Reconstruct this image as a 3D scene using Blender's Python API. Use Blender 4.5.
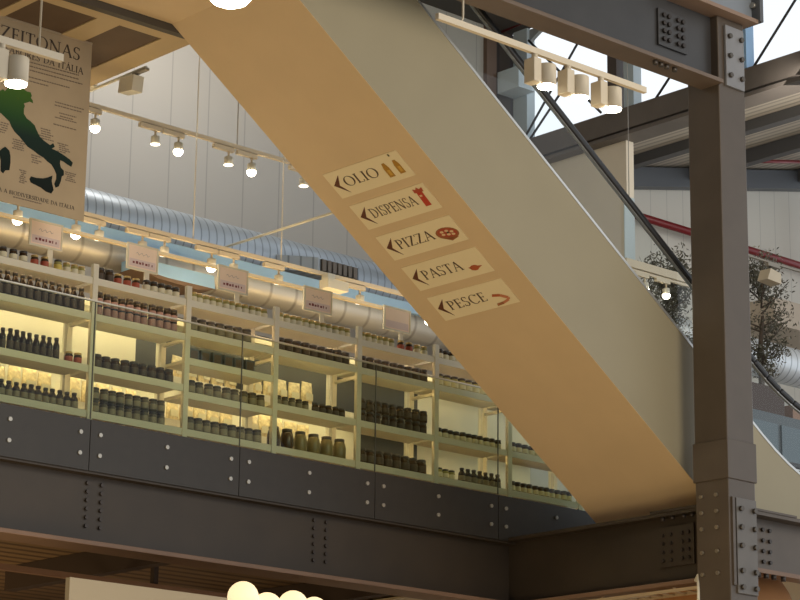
import bpy, math, random
from mathutils import Vector, Matrix
random.seed(7)
for o in list(bpy.data.objects): bpy.data.objects.remove(o)
S = bpy.context.scene
COL = S.collection

# ------------------------------------------------------------------ camera
YAW, PIT, ROL, FPX = 0.83338513, 0.26320598, 0.01246201, 2421.5
EYE = Vector((0, 0, 1.6))
FWD = Vector((math.cos(PIT)*math.cos(YAW), math.cos(PIT)*math.sin(YAW), math.sin(PIT)))
_rt = Vector((math.sin(YAW), -math.cos(YAW), 0)); _up = _rt.cross(FWD)
RT = math.cos(ROL)*_rt + math.sin(ROL)*_up
UP = -math.sin(ROL)*_rt + math.cos(ROL)*_up
cd = bpy.data.cameras.new('camera'); cam = bpy.data.objects.new('camera', cd); COL.objects.link(cam)
cd.sensor_width = 36; cd.lens = FPX/800*36; cd.clip_end = 200
cam.matrix_world = Matrix(((RT.x, UP.x, -FWD.x, EYE.x), (RT.y, UP.y, -FWD.y, EYE.y), (RT.z, UP.z, -FWD.z, EYE.z), (0, 0, 0, 1)))
S.camera = cam

# ------------------------------------------------------------------ world, lights, exposure
W = bpy.data.worlds.new('world'); S.world = W; W.use_nodes = True
_bg = W.node_tree.nodes['Background']; _bg.inputs[0].default_value = (0.90, 0.95, 1.0, 1); _bg.inputs[1].default_value = 1.1
S.view_settings.view_transform = 'Standard'; S.view_settings.look = 'None'
S.view_settings.gamma = 1; S.view_settings.use_curve_mapping = False
S.view_settings.exposure = 0.0
WARM = (1.0, 0.78, 0.48)
def area(name, loc, size, power, color=WARM, target=(0, 0, -1), size_y=None):
    l = bpy.data.lights.new(name, 'AREA'); l.energy = power; l.color = color
    l.shape = 'RECTANGLE'; l.size = size; l.size_y = size_y or size
    o = bpy.data.objects.new(name, l); COL.objects.link(o); o.location = loc
    o.rotation_euler = Vector(target).to_track_quat('-Z', 'Y').to_euler()
    return o
area('soffit_fill', (8.6, 13.4, 1.2), 4.0, 235, WARM, (0.35, 0.1, 1))  # unseen uplight, added to warm the escalator soffit
area('soffit_fill', (13.5, 14.5, 1.2), 3.0, 25, WARM, (0.25, 0.1, 1))  # second added uplight, weaker, nearer the column
area('hall_fill', (14.5, 3.0, 11.5), 5.0, 480, (1, .86, .66), (0.05, 1, -.35))  # added fill from the front, brightens the column's right face
area('back_wall_fill', (15.0, 19.9, 12.9), 3.0, 105, (1, .93, .84), (0, 0.2, -1), 1.5)  # added overhead fill for the back wall, no fixture there
area('shop_deck_fill', (12.5, 24.0, 3.2), 2.5, 75, (1, .66, .30), (0, -.35, 1))  # added upward fill to light the deck underside
area('track_and_shelf_fill', (14.5, 18.2, 7.60), 7.0, 36, (1, .70, .32), (0, .55, 1), .15)  # added uplight strip, shelf-top glow for the slim duct
area('track_and_shelf_fill', (14.5, 17.9, 8.35), 7.0, 55, (1, .86, .62), (0, -.45, -1), .1)
area('annexe_roof_fill', (23.0, 17.0, 11.0), 2.5, 40, (1, .92, .80), (.5, .5, .6))  # added fill for the annexe roof underside, no fixture there

# ------------------------------------------------------------------ materials
MATS = {}
def mat(name, col, rough=0.5, metal=0.0, noise=0.0, nscale=6.0, emit=0.0, bump=0.0):
    if name in MATS: return MATS[name]
    m = bpy.data.materials.new(name); m.use_nodes = True; nt = m.node_tree
    b = nt.nodes['Principled BSDF']
    b.inputs['Base Color'].default_value = (*col, 1); b.inputs['Roughness'].default_value = rough
    b.inputs['Metallic'].default_value = metal
    if emit:
        b.inputs['Emission Color'].default_value = (*col, 1); b.inputs['Emission Strength'].default_value = emit
    if noise or bump:
        tc = nt.nodes.new('ShaderNodeTexCoord'); n = nt.nodes.new('ShaderNodeTexNoise')
        n.inputs['Scale'].default_value = nscale; n.inputs['Detail'].default_value = 5
        nt.links.new(tc.outputs['Object'], n.inputs['Vector'])
        if noise:
            r = nt.nodes.new('ShaderNodeValToRGB')
            r.color_ramp.elements[0].position = .3; r.color_ramp.elements[1].position = .7
            r.color_ramp.elements[0].color = (*[c*(1-noise) for c in col], 1)
            r.color_ramp.elements[1].color = (*[min(1, c*(1+noise)) for c in col], 1)
            nt.links.new(n.outputs['Fac'], r.inputs['Fac']); nt.links.new(r.outputs['Color'], b.inputs['Base Color'])
        if bump:
            bp = nt.nodes.new('ShaderNodeBump'); bp.inputs['Strength'].default_value = bump; bp.inputs['Distance'].default_value = .01
            nt.links.new(n.outputs['Fac'], bp.inputs['Height']); nt.links.new(bp.outputs['Normal'], b.inputs['Normal'])
    MATS[name] = m; return m
def glass(name, tint, rough=0.02, refl=0.5):
    m = bpy.data.materials.new(name); m.use_nodes = True; nt = m.node_tree
    nt.nodes.remove(nt.nodes['Principled BSDF'])
    out = nt.nodes['Material Output']
    t = nt.nodes.new('ShaderNodeBsdfTransparent'); t.inputs[0].default_value = (*tint, 1)
    g = nt.nodes.new('ShaderNodeBsdfGlossy'); g.inputs['Roughness'].default_value = rough
    f = nt.nodes.new('ShaderNodeFresnel'); f.inputs['IOR'].default_value = 1.45
    mm = nt.nodes.new('ShaderNodeMath'); mm.operation = 'MULTIPLY'; mm.inputs[1].default_value = refl
    ge = nt.nodes.new('ShaderNodeNewGeometry'); fr = nt.nodes.new('ShaderNodeMath'); fr.operation = 'SUBTRACT'; fr.inputs[0].default_value = 1.0
    m2 = nt.nodes.new('ShaderNodeMath'); m2.operation = 'MULTIPLY'
    nt.links.new(ge.outputs['Backfacing'], fr.inputs[1]); nt.links.new(f.outputs[0], m2.inputs[0]); nt.links.new(fr.outputs[0], m2.inputs[1])
    nt.links.new(m2.outputs[0], mm.inputs[0])
    x = nt.nodes.new('ShaderNodeMixShader'); nt.links.new(mm.outputs[0], x.inputs[0])
    nt.links.new(t.outputs[0], x.inputs[1]); nt.links.new(g.outputs[0], x.inputs[2]); nt.links.new(x.outputs[0], out.inputs[0])
    MATS[name] = m; return m
def banded(name, col, col2, scale, axis='X', rough=.5, metal=0, width=.06):
    m = mat(name, col, rough, metal); nt = m.node_tree; b = nt.nodes['Principled BSDF']
    tc = nt.nodes.new('ShaderNodeTexCoord'); w = nt.nodes.new('ShaderNodeTexWave')
    w.wave_type = 'BANDS'; w.bands_direction = axis; w.inputs['Scale'].default_value = scale
    r = nt.nodes.new('ShaderNodeValToRGB'); r.color_ramp.elements[0].color = (*col2, 1); r.color_ramp.elements[1].color = (*col, 1)
    r.color_ramp.elements[0].position = 0.0; r.color_ramp.elements[1].position = width
    nt.links.new(tc.outputs['Object'], w.inputs['Vector']); nt.links.new(w.outputs['Fac'], r.inputs['Fac'])
    nt.links.new(r.outputs['Color'], b.inputs['Base Color'])
    return m
M = mat
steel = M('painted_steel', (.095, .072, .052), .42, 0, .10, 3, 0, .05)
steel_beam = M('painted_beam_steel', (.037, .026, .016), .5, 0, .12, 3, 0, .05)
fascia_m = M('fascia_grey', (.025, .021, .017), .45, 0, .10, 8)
bolt_m = M('bolt_steel', (.10, .085, .07), .35, .6)
M('dark_bolt', (.045, .035, .03), .4, .3)
bolt_s = M('stainless_bolt', (.42, .40, .36), .35, .6)
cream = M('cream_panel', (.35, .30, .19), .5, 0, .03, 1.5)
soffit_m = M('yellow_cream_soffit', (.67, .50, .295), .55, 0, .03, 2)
ceilc = M('cream_ceiling', (.50, .375, .21), .6, 0, .03, 2)
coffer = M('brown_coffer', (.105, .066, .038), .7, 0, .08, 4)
white = M('white_shelf', (.58, .54, .45), .5)
whitep = M('white_paint', (.78, .74, .62), .5)
trackm = M('cream_track', (.72, .62, .46), .45)
dark = M('dark_gap', (.03, .026, .022), .7)
rubber = M('black_rubber', (.02, .02, .022), .35)
alum = M('brushed_aluminium', (.6, .6, .58), .35, .8)
cable_m = M('steel_wire', (.35, .34, .32), .4, .6)
wire_l = M('light_wire', (.62, .60, .55), .5)
galv = banded('daylit_galvanised', (.52, .59, .66), (.26, .31, .36), 2.9, 'X', .4, .4, .12)  # bluish daylight cast put into the steel colour
galv_b = banded('warm_lit_galvanised', (.60, .56, .48), (.38, .34, .28), .9, 'X', .4, .4, .05)  # warm glow from the shelves put into the steel colour
bluem = M('daylit_blue_metal', (.30, .50, .76), .45, 0, .05, 3)  # trunking and diffuser: blue of the daylight put into the colour
glow = M('lamp_glow', (1, .90, .70), .5, 0, 0, 1, 20)
globe_m = M('globe_glow', (1, .74, .42), .5, 0, 0, 1, 1.15)
strip = M('led_strip', (1, .68, .34), .5, 0, 0, 1, 17)
strip_r = M('led_strip_rear', (1, .86, .60), .5, 0, 0, 1, 17)
red = M('red_pipe_paint', (.20, .015, .02), .35)
wallm = banded('wall_cladding', (.50, .485, .45), (.36, .35, .33), .56, 'X', .6, 0, .004)
claddark = banded('dark_cladding', (.06, .045, .035), (.03, .02, .02), 1.2, 'X', .7, 0, .2)
corr = banded('corrugated_roof', (.50, .44, .36), (.25, .22, .18), 1.6, 'X', .5, 0, .55)
deckm = banded('warm_deck', (.20, .13, .07), (.07, .04, .02), 1.3, 'Y', .6, 0, .6)
glass_g = glass('green_tint_glass', (.92, .95, .85), .02, .5)
glass_c = glass('clear_glass', (.965, .985, .985), .02, .8)

# ------------------------------------------------------------------ mesh helpers
class MB:
    def __init__(s): s.v = []; s.f = []; s.m = []; s.s = []; s.k = 0
    def face(s, ids, smooth=False): s.f.append(ids); s.m.append(s.k); s.s.append(smooth)
    def add(s, pts): b = len(s.v); s.v += [Vector(p) for p in pts]; return b
    def box(s, x0, x1, y0, y1, z0, z1):
        x0, x1 = min(x0, x1), max(x0, x1); y0, y1 = min(y0, y1), max(y0, y1); z0, z1 = min(z0, z1), max(z0, z1)
        b = s.add([(x0,y0,z0),(x1,y0,z0),(x1,y1,z0),(x0,y1,z0),(x0,y0,z1),(x1,y0,z1),(x1,y1,z1),(x0,y1,z1)])
        for q in ((0,3,2,1),(4,5,6,7),(0,1,5,4),(1,2,6,5),(2,3,7,6),(3,0,4,7)): s.face([b+i for i in q])
        return s
    def prism(s, pts, vec):
        n = len(pts); vec = Vector(vec)
        nrm = Vector((0, 0, 0))
        P = [Vector(p) for p in pts]
        for i in range(n): nrm += P[i].cross(P[(i+1) % n])
        if nrm.dot(vec) > 0: P.reverse()
        b = s.add(P + [p+vec for p in P])
        s.face([b+i for i in range(n)]); s.face([b+n+i for i in reversed(range(n))])
        for i in range(n):
            j = (i+1) % n; s.face([b+j, b+i, b+n+i, b+n+j])
        return s
    def tube(s, pts, r, seg=10, cap=True):
        P = [Vector(p) for p in pts]; R = r if isinstance(r, (list, tuple)) else [r]*len(P); rings = []
        prev = None
        for i, p in enumerate(P):
            d = (P[min(i+1, len(P)-1)]-P[max(i-1, 0)]).normalized()
            if prev is None:
                a = Vector((0, 0, 1)) if abs(d.z) < .9 else Vector((1, 0, 0))
                a = d.cross(a).normalized()
            else: a = (prev - d*prev.dot(d)).normalized()
            prev = a; c = d.cross(a)
            rings.append(s.add([p + R[i]*(math.cos(2*math.pi*k/seg)*a + math.sin(2*math.pi*k/seg)*c) for k in range(seg)]))
        for i in range(len(P)-1):
            for k in range(seg):
                j = (k+1) % seg; s.face([rings[i]+k, rings[i]+j, rings[i+1]+j, rings[i+1]+k], True)
        if cap:
            s.face([rings[0]+k for k in reversed(range(seg))]); s.face([rings[-1]+k for k in range(seg)])
        return s
    def lathe(s, prof, c=(0, 0, 0), seg=12, axis='Z'):
        c = Vector(c); rings = []
        for r, h in prof:
            pts = []
            for k in range(seg):
                a = 2*math.pi*k/seg; x, y = r*math.cos(a), r*math.sin(a)
                pts.append(c + (Vector((x, y, h)) if axis == 'Z' else Vector((h, x, y)) if axis == 'X' else Vector((y, h, x))))
            rings.append(s.add(pts))
        for i in range(len(prof)-1):
            for k in range(seg):
                j = (k+1) % seg; s.face([rings[i]+k, rings[i]+j, rings[i+1]+j, rings[i+1]+k], True)
        s.face([rings[0]+k for k in reversed(range(seg))]); s.face([rings[-1]+k for k in range(seg)])
        return s
    def beam(s, a, b, w, h):
        a, b = Vector(a), Vector(b); d = (b-a).normalized(); sd = d.cross(Vector((0, 0, 1)))
        sd = sd.normalized() if sd.length > 1e-4 else Vector((1, 0, 0)); u = sd.cross(d)
        q = [sd*x*w/2+u*y*h/2 for x, y in ((-1,-1),(1,-1),(1,1),(-1,1))]
        i0 = s.add([a+p for p in q]+[b+p for p in q])
        for f in ((3,2,1,0),(4,5,6,7),(0,1,5,4),(1,2,6,5),(2,3,7,6),(3,0,4,7)): s.face([i0+i for i in f])
        return s
    def build(s, name, mats, parent=None, bevel=0):
        if not isinstance(mats, (list, tuple)): mats = [mats]
        off = parent_off(parent)
        me = bpy.data.meshes.new(name); me.from_pydata([v-off for v in s.v], [], s.f)
        for m in mats: me.materials.append(m)
        for p, k, sm in zip(me.polygons, s.m, s.s): p.material_index = k; p.use_smooth = sm
        me.validate(); me.update()
        o = bpy.data.objects.new(name, me); COL.objects.link(o)
        if parent: o.parent = parent
        if bevel:
            bv = o.modifiers.new('bevel', 'BEVEL'); bv.width = bevel; bv.segments = 2; bv.limit_method = 'ANGLE'
        return o
def parent_off(p):
    off = Vector((0, 0, 0))
    while p is not None: off += Vector(p.location); p = p.parent
    return off
def thing(name, label, cat, loc=(0, 0, 0), group=None):
    o = bpy.data.objects.new(name, None); COL.objects.link(o); o.location = loc; o.empty_display_size = .1
    return tag(o, label, cat, group)
def tag(o, label, cat, group=None, kind=None):
    o['label'] = label; o['category'] = cat
    if group: o['group'] = group
    if kind: o['kind'] = kind
    return o
def struct(o): o['kind'] = 'structure'; return o
def dup(root, loc, label=None, group=None):
    r = root.copy(); COL.objects.link(r); r.location = loc
    if label: r['label'] = label
    if group: r['group'] = group
    for ch in list(root.children):
        c = ch.copy(); COL.objects.link(c); c.parent = r
        for g in ch.children:
            d = g.copy(); COL.objects.link(d); d.parent = c
    return r
def ray(x, y): return FWD + RT*((x-400)/FPX) + UP*((300-y)/FPX)
def atY(x, y, Y): d = ray(x, y); return EYE + d*(Y/d.y)
def atX(x, y, X): d = ray(x, y); return EYE + d*(X/d.x)
def hexbolt(parent, c, n, r, h, m, name='bolt', seg=6):
    c = Vector(c); n = Vector(n)
    return MB().tube([c, c+n*h], r, seg).build(name, m, parent)

# ------------------------------------------------------------------ stroke lettering (serif capitals)
T, H, SF = .13, .055, .045
def seg_(x0, y0, x1, y1, w): return ('s', x0, y0, x1, y1, w)
def serif(x, y, hw=.13): return seg_(x-hw, y, x+hw, y, SF)
def ring(cx, cy, ro, rh, ri, rih, a0=0, a1=360): return ('r', cx, cy, ro, rh, ri, rih, a0, a1)
def P_(w, *s): return (w, list(s))
G = {
 'I': P_(.34, seg_(.17, 0, .17, 1, T), serif(.17, .02), serif(.17, .98)),
 'L': P_(.66, seg_(.17, 0, .17, 1, T), serif(.17, .98), seg_(.04, .025, .62, .025, SF), seg_(.60, .02, .63, .22, SF)),
 'O': P_(.98, ring(.49, .5, .47, .52, .34, .48)),
 'D': P_(.90, seg_(.17, 0, .17, 1, T), ring(.28, .5, .58, .5, .45, .455, -90, 90), seg_(.03, .022, .30, .022, SF), seg_(.03, .978, .30, .978, SF)),
 'P': P_(.66, seg_(.17, 0, .17, 1, T), serif(.17, .02), seg_(.03, .978, .32, .978, SF), seg_(.17, .47, .32, .47, SF), ring(.30, .725, .33, .275, .21, .235, -90, 90)),
 'B': P_(.70, seg_(.17, 0, .17, 1, T), seg_(.03, .978, .32, .978, SF), seg_(.17, .52, .34, .52, SF), seg_(.03, .022, .34, .022, SF), ring(.30, .76, .28, .24, .17, .2, -90, 90), ring(.32, .265, .34, .265, .21, .225, -90, 90)),
 'R': P_(.76, seg_(.17, 0, .17, 1, T), serif(.17, .02), seg_(.03, .978, .32, .978, SF), seg_(.17, .49, .32, .49, SF), ring(.30, .735, .31, .265, .19, .225, -90, 90), seg_(.34, .48, .72, 0, T)),
 'S': P_(.60, ring(.30, .755, .25, .265, .14, .22, 40, 275), ring(.30, .25, .26, .27, .14, .22, -140, 85), seg_(.49, .78, .51, .98, SF), seg_(.07, .02, .09, .24, SF)),
 'E': P_(.64, seg_(.17, 0, .17, 1, T), seg_(.04, .025, .58, .025, SF), seg_(.04, .975, .56, .975, SF), seg_(.17, .51, .48, .51, SF), seg_(.57, .0, .60, .2, SF), seg_(.55, .82, .56, 1, SF), seg_(.47, .43, .47, .6, SF)),
 'N': P_(.95, seg_(.15, 0, .15, 1, H), seg_(.15, .98, .80, .02, T), seg_(.80, 0, .80, 1, H), serif(.15, .02, .12), serif(.80, .98, .12), seg_(.02, .98, .18, .98, SF)),
 'A': P_(.84, seg_(.08, 0, .42, 1, H), seg_(.42, 1, .75, 0, T), seg_(.2, .36, .62, .36, SF), serif(.08, .02, .1), serif(.75, .02, .12)),
 'Z': P_(.76, seg_(.06, .975, .70, .975, SF), seg_(.64, .97, .10, .03, T), seg_(.05, .025, .72, .025, SF), seg_(.07, .8, .07, 1, SF), seg_(.71, 0, .71, .2, SF)),
 'T': P_(.76, seg_(.38, 0, .38, 1, T), serif(.38, .02), seg_(.04, .975, .72, .975, SF), seg_(.05, .8, .05, 1, SF), seg_(.71, .8, .71, 1, SF)),
 'C': P_(.84, ring(.46, .5, .44, .52, .31, .48, 42, 318), seg_(.77, .76, .79, .97, SF), seg_(.76, .1, .79, .2, SF)),
 'V': P_(.84, seg_(.09, 1, .42, 0, T), seg_(.42, 0, .75, 1, H), serif(.09, .98, .12), serif(.75, .98, .1)),
 ' ': P_(.42),
}
G['\u00c1'] = (G['A'][0], G['A'][1] + [seg_(.40, 1.08, .52, 1.26, .07)])
def text_width(t, sp=.06): return sum(G[c][0]+sp for c in t)-sp
def letters(mb, t, org, u, v, n, height, xs=1.0, depth=.002, sp=.06):
    u, v, n = Vector(u), Vector(v), Vector(n); org = Vector(org); x = 0
    def P(a, b): return org + u*((x+a)*height*xs) + v*(b*height)
    for c in t:
        w, st = G[c]
        for s in st:
            if s[0] == 's':
                _, x0, y0, x1, y1, wd = s; d = Vector((x1-x0, y1-y0)).normalized(); q = Vector((-d.y, d.x))*wd/2
                mb.prism([P(x0+q.x, y0+q.y), P(x1+q.x, y1+q.y), P(x1-q.x, y1-q.y), P(x0-q.x, y0-q.y)], n*depth)
            else:
                _, cx, cy, ro, rh, ri, rih, a0, a1 = s; N = max(6, int(abs(a1-a0)/18))
                for k in range(N):
                    A0 = math.radians(a0+(a1-a0)*k/N); A1 = math.radians(a0+(a1-a0)*(k+1)/N)
                    mb.prism([P(cx+ro*math.cos(A0), cy+rh*math.sin(A0)), P(cx+ro*math.cos(A1), cy+rh*math.sin(A1)),
                              P(cx+ri*math.cos(A1), cy+rih*math.sin(A1)), P(cx+ri*math.cos(A0), cy+rih*math.sin(A0))], n*depth)
        x += w+sp
    return x

# ================================================================== SETTING
struct(MB().box(-4, 34, -8, 36, -.1, 0).build('floor', M('hall_floor', (.46, .34, .20), .5, 0, .08, 1)))
struct(MB().box(-4, 22.0, -8, 22.3, 13.75, 13.95).build('ceiling', M('dark_roof', (.07, .065, .06), .7, 0, .1, 2)))
struct(MB().box(-4.2, -4, -8, 36, 0, 13.95).build('wall_light_block', M('light_block_brown', (.40, .34, .26), .7)))  # unseen wall, added to block light from the left
struct(MB().box(3, 21.45, 22, 22.2, 5.7, 13.75).build('wall_back', wallm))
struct(MB().box(21.45, 21.63, 21.93, 22.2, 5.7, 13.75).build('trim_1', M('brown_post', (.16, .10, .07), .6)))
struct(MB().box(21.63, 22.05, 22.0, 22.2, 5.7, 13.75).build('trim_2', claddark))
struct(MB().prism([(22.05, 22, 5.7), (34, 22, 5.7), (34, 22, 14.49), (22.2, 22, 11.955), (22.05, 22, 11.92)], (0, .2, 0)).build('wall_right', banded('white_cladding', (.62, .60, .54), (.45, .44, .40), .9, 'X', .6, 0, .006)))
struct(MB().box(-4, 34, 36, 36.2, 0, 6).build('wall_rear', M('dark_rear_wall', (.05, .035, .025), .8)))
# mezzanine floor slab and its landing
slab = MB(); slab.box(3, 33, 17.12, 22.2, 5.62, 5.7)
struct(slab.build('floor_mezzanine', deckm))
struct(MB().box(18.9, 33, 14.45, 17.1, 5.6, 5.7).build('floor_landing', M('landing_floor', (.35, .31, .26), .6)))
# warm deck above the ground-floor shop behind the beam
d = MB(); d.box(3, 33, 22.2, 36, 5.62, 5.7)
struct(d.build('ceiling_shop', deckm))

struct(MB().box(18.9, 33, 14.5, 22, 5.575, 5.598).build('ceiling_landing', M('cream_soffit_board', (.66, .56, .40), .6)))
# clerestory gable window at X=22
zs0, zs1 = 11.74, 12.13
sill = MB(); sill.box(21.9, 22.14, 13, 22, zs0+.1, zs1); sill.box(21.86, 22.2, 13, 22, zs0, zs0+.05)
struct(sill.build('window_1', M('gable_sill', (.15, .13, .115), .5, 0, .1, 3)))
g = thing('clerestory_frame', 'tall grey mullions and crossed steel tie rods of the bright clerestory window', 'window frame', (22, 19, zs1))
for y, w, m_, n_ in ((20.12, .16, M('dark_mullion', (.10, .08, .075), .5), 'mullion'), (19.83, .17, M('pale_mullion_grey', (.50, .60, .67), .5), 'pale_mullion'), (21.8, .26, M('pale_mullion_grey', (.50, .60, .67), .5), 'pale_mullion')):
    MB().box(21.95, 22.1, y-w/2, y+w/2, zs1, 13.75).build(n_, m_, g)
MB().box(21.95, 22.1, 17.88, 18.08, zs1, 13.75).build('pale_mullion', bluem, g)
ar = MB()
for k in range(8):
    a0, a1 = math.pi/2*k/8, math.pi/2*(k+1)/8
    ar.prism([(22.0, 21.95-.75*(1-math.cos(a0)), 13.0+.72*math.sin(a0)), (22.0, 21.95-.75*(1-math.cos(a1)), 13.0+.72*math.sin(a1)), (22.0, 21.95, 13.75)], (.06, 0, 0))
ar.build('arched_head', M('grey_arch', (.30, .33, .35), .5), g)
rod = M('dark_rod', (.05, .05, .055), .5, .3)
for a, b in (((21.72, zs1+.02), (20.62, 13.35)), ((21.62, 13.55), (20.3, zs1+.05)), ((19.35, zs1), (18.2, 13.2)), ((21.6, zs1), (20.9, 12.75)), ((17.75, zs1), (16.6, 13.3))):
    MB().tube([(21.93, a[0], a[1]), (21.93, b[0], b[1])], .017, 6).build('tie_rod', rod, g)
# wall under the sill
struct(MB().box(22.02, 22.16, 19.95, 21.98, 8, zs0).build('wall_gable', M('gable_wall', (.80, .73, .60), .6)))
# lower lean-to roof beyond the window, rising away from it
def rz(x): return 11.9+.215*(x-22.2)
roof = MB(); roof.prism([(22.2, 10, rz(22.2)), (33, 10, rz(33)), (33, 22, rz(33)), (22.2, 22, rz(22.2))], (0, 0, .06))
struct(roof.build('ceiling_annexe', corr))
raf = M('rafter_grey', (.085, .085, .09), .5)
for i, (x, hh) in enumerate(((23.6, .16), (25.4, .22), (27.9, .22))):
    o = MB().box(x-.07, x+.07, 12, 21.74, rz(x)-hh, rz(x)-.02).build('rafter', raf)
    tag(o, ['dark steel rafter under the pale slatted roof, nearest the bright window', 'dark steel rafter crossing the middle of the pale slatted roof', 'dark steel rafter furthest back under the pale slatted roof'][i], 'rafter', 'rafters under the slatted roof')
o = MB().beam((23.6, 21.85, rz(23.6)-.17), (33, 21.85, rz(33)-.17), .2, .28).build('girder', M('blue_grey_girder', (.10, .11, .125), .5))
tag(o, 'blue grey steel girder along the top of the white clad wall', 'girder')
o = MB().tube([(22.3, 21.75, 11.59), (33, 21.75, 11.59)], .055, 12).build('sprinkler_pipe', red)
tag(o, 'long dark red pipe running along the white clad wall', 'pipe')
o = MB().tube([(28.02, 21.70, 11.66), (28.02, 21.70, 12.66)], .05, 10).build('riser_pipe', red)
tag(o, 'upright dark red pipe at the right edge of the photo', 'pipe')
pA, pB = atX(742, 161, 25.6), atX(805, 162, 27.2)
o = MB().tube([pA, pB+(pB-pA)*.2], .028, 8).build('thin_pipe', red)
tag(o, 'thin red pipe slung under the slatted roof above the girder', 'pipe')

# ================================================================== STEEL COLUMN
CX0, CX1, CY0, CY1 = 16.9, 17.285, 14.11, 14.505
c = thing('steel_column', 'tall dark steel column with bolted splice plates at top and bottom', 'column', (17.09, 14.3, 0))
sh = MB(); sh.box(CX0, CX1, CY0, CY1, 0, 10.36); sh.build('shaft', steel, c, .012)
MB().box(CX0-.014, CX1+.014, CY0-.014, CY1+.014, 5.83, 6.20).build('sleeve', steel, c, .006)
MB().box(16.985, 17.27, CY0-.02, CY0, 4.78, 5.66).build('splice_plate', M('plate_steel', (.135, .12, .105), .4, 0, .1, 4), c, .004)
MB().box(16.93, 16.965, CY0-.02, CY0, 4.85, 5.66).build('edge_strip', steel, c)
for z in (5.56, 5.39, 5.22, 4.99, 4.84):
    for x in (17.04, 17.23): hexbolt(c, (x, CY0-.02, z), (0, -1, 0), .026, .03, bolt_m)
for z in (5.69, 5.54, 5.39, 5.17, 4.97):
    for y in (14.25, 14.43): hexbolt(c, (CX0, y, z), (-1, 0, 0), .02, .022, M('worn_bolt', (.28, .24, .18), .4, .5))
MB().box(16.985, 17.255, CY0-.028, CY0, 9.66, 10.28).build('splice_plate', M('plate_steel_pale', (.24, .24, .25), .4, 0, .1, 4), c, .004)
for z in (10.17, 9.97, 9.77):
    for x in (17.035, 17.205): hexbolt(c, (x, CY0-.028, z), (0, -1, 0), .026, .03, bolt_m)

# upper beam running to the column
b = thing('upper_beam', 'dark upper steel beam bolted to the top of the column', 'beam', (14, 14.26, 9.7))
MB().box(8.5, CX0, 14.2, 14.24, 9.68, 10.6).build('web', M('upper_web', (.052, .050, .050), .4, 0, .1, 3), b)
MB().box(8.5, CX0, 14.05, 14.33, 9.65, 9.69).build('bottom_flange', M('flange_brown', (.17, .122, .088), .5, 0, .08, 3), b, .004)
MB().box(8.5, CX0, 14.03, 14.42, 10.6, 10.64).build('top_flange', steel, b)
MB().box(16.12, 16.53, 14.175, 14.2, 9.87, 10.24).build('splice_plate', MATS['upper_web'], b, .004)
for z in (9.94, 10.02, 10.10, 10.18):
    for x in (16.19, 16.26, 16.39, 16.46): hexbolt(b, (x, 14.175, z), (0, -1, 0), .024, .026, MATS['dark_bolt'])
for x in (15.98, 16.06, 16.14, 16.25): hexbolt(b, (x, 14.1, 9.65), (0, 0, -1), .025, .045, bolt_m)
# head piece over the column
h = thing('column_head_beam', 'stub beam over the column top with a bolted end plate', 'beam', (17, 14.1, 10.36))
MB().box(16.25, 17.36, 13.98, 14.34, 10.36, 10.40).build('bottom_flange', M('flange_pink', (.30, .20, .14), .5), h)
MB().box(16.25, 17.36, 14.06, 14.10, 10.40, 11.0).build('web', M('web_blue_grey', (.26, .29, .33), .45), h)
MB().box(17.36, 17.41, 13.955, 14.5, 10.38, 11.0).build('end_plate', M('end_plate_grey', (.10, .105, .115), .45), h)
for y in (14.17, 14.03): hexbolt(h, (17.36, y, 10.56), (-1, 0, 0), .03, .03, bolt_s, seg=10)

# main beam under the mezzanine edge
b = thing('edge_beam', 'long dark steel beam under the mezzanine edge', 'beam', (12, 17.2, 4.95))
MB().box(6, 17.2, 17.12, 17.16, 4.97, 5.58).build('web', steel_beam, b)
MB().box(6, 17.2, 16.98, 17.32, 4.935, 4.975).build('bottom_flange', M('flange_uplit', (.20, .12, .075), .5, 0, .08, 3), b, .004)  # lighter than the web: glow from below put into the colour
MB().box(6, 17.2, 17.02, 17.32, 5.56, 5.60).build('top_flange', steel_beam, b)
for xc in (11.99, 14.57):
    for dx in (-.075, .075):
        for k in range(6): hexbolt(b, (xc+dx, 17.12, 5.12+.075*k), (0, -1, 0), .019, .022, M('dark_bolt', (.045, .035, .03), .4, .3))
# cross beam from edge beam to column
b = thing('cross_beam', 'dark cross beam running from the edge beam to the column under the escalator', 'beam', (17.1, 15.7, 4.98))
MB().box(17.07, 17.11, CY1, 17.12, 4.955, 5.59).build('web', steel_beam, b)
MB().box(16.94, 17.24, CY1, 16.98, 4.92, 4.96).build('bottom_flange', MATS['flange_uplit'], b, .004)
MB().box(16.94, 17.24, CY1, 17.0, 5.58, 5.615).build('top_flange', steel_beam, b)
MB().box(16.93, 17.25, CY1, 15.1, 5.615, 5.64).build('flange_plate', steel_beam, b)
MB().box(17.045, 17.07, 14.66, 15.1, 5.12, 5.5).build('splice_plate', steel_beam, b)
for y in (14.72, 14.80, 14.94, 15.04):
    for z in (5.18, 5.26, 5.34, 5.42): hexbolt(b, (17.045, y, z), (-1, 0, 0), .02, .022, MATS['dark_bolt'])
for y in (14.62, 14.72, 14.86, 14.98): hexbolt(b, (16.98, y, 5.615-.035), (0, 0, -1), .022, .035, MATS['dark_bolt'])
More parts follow.
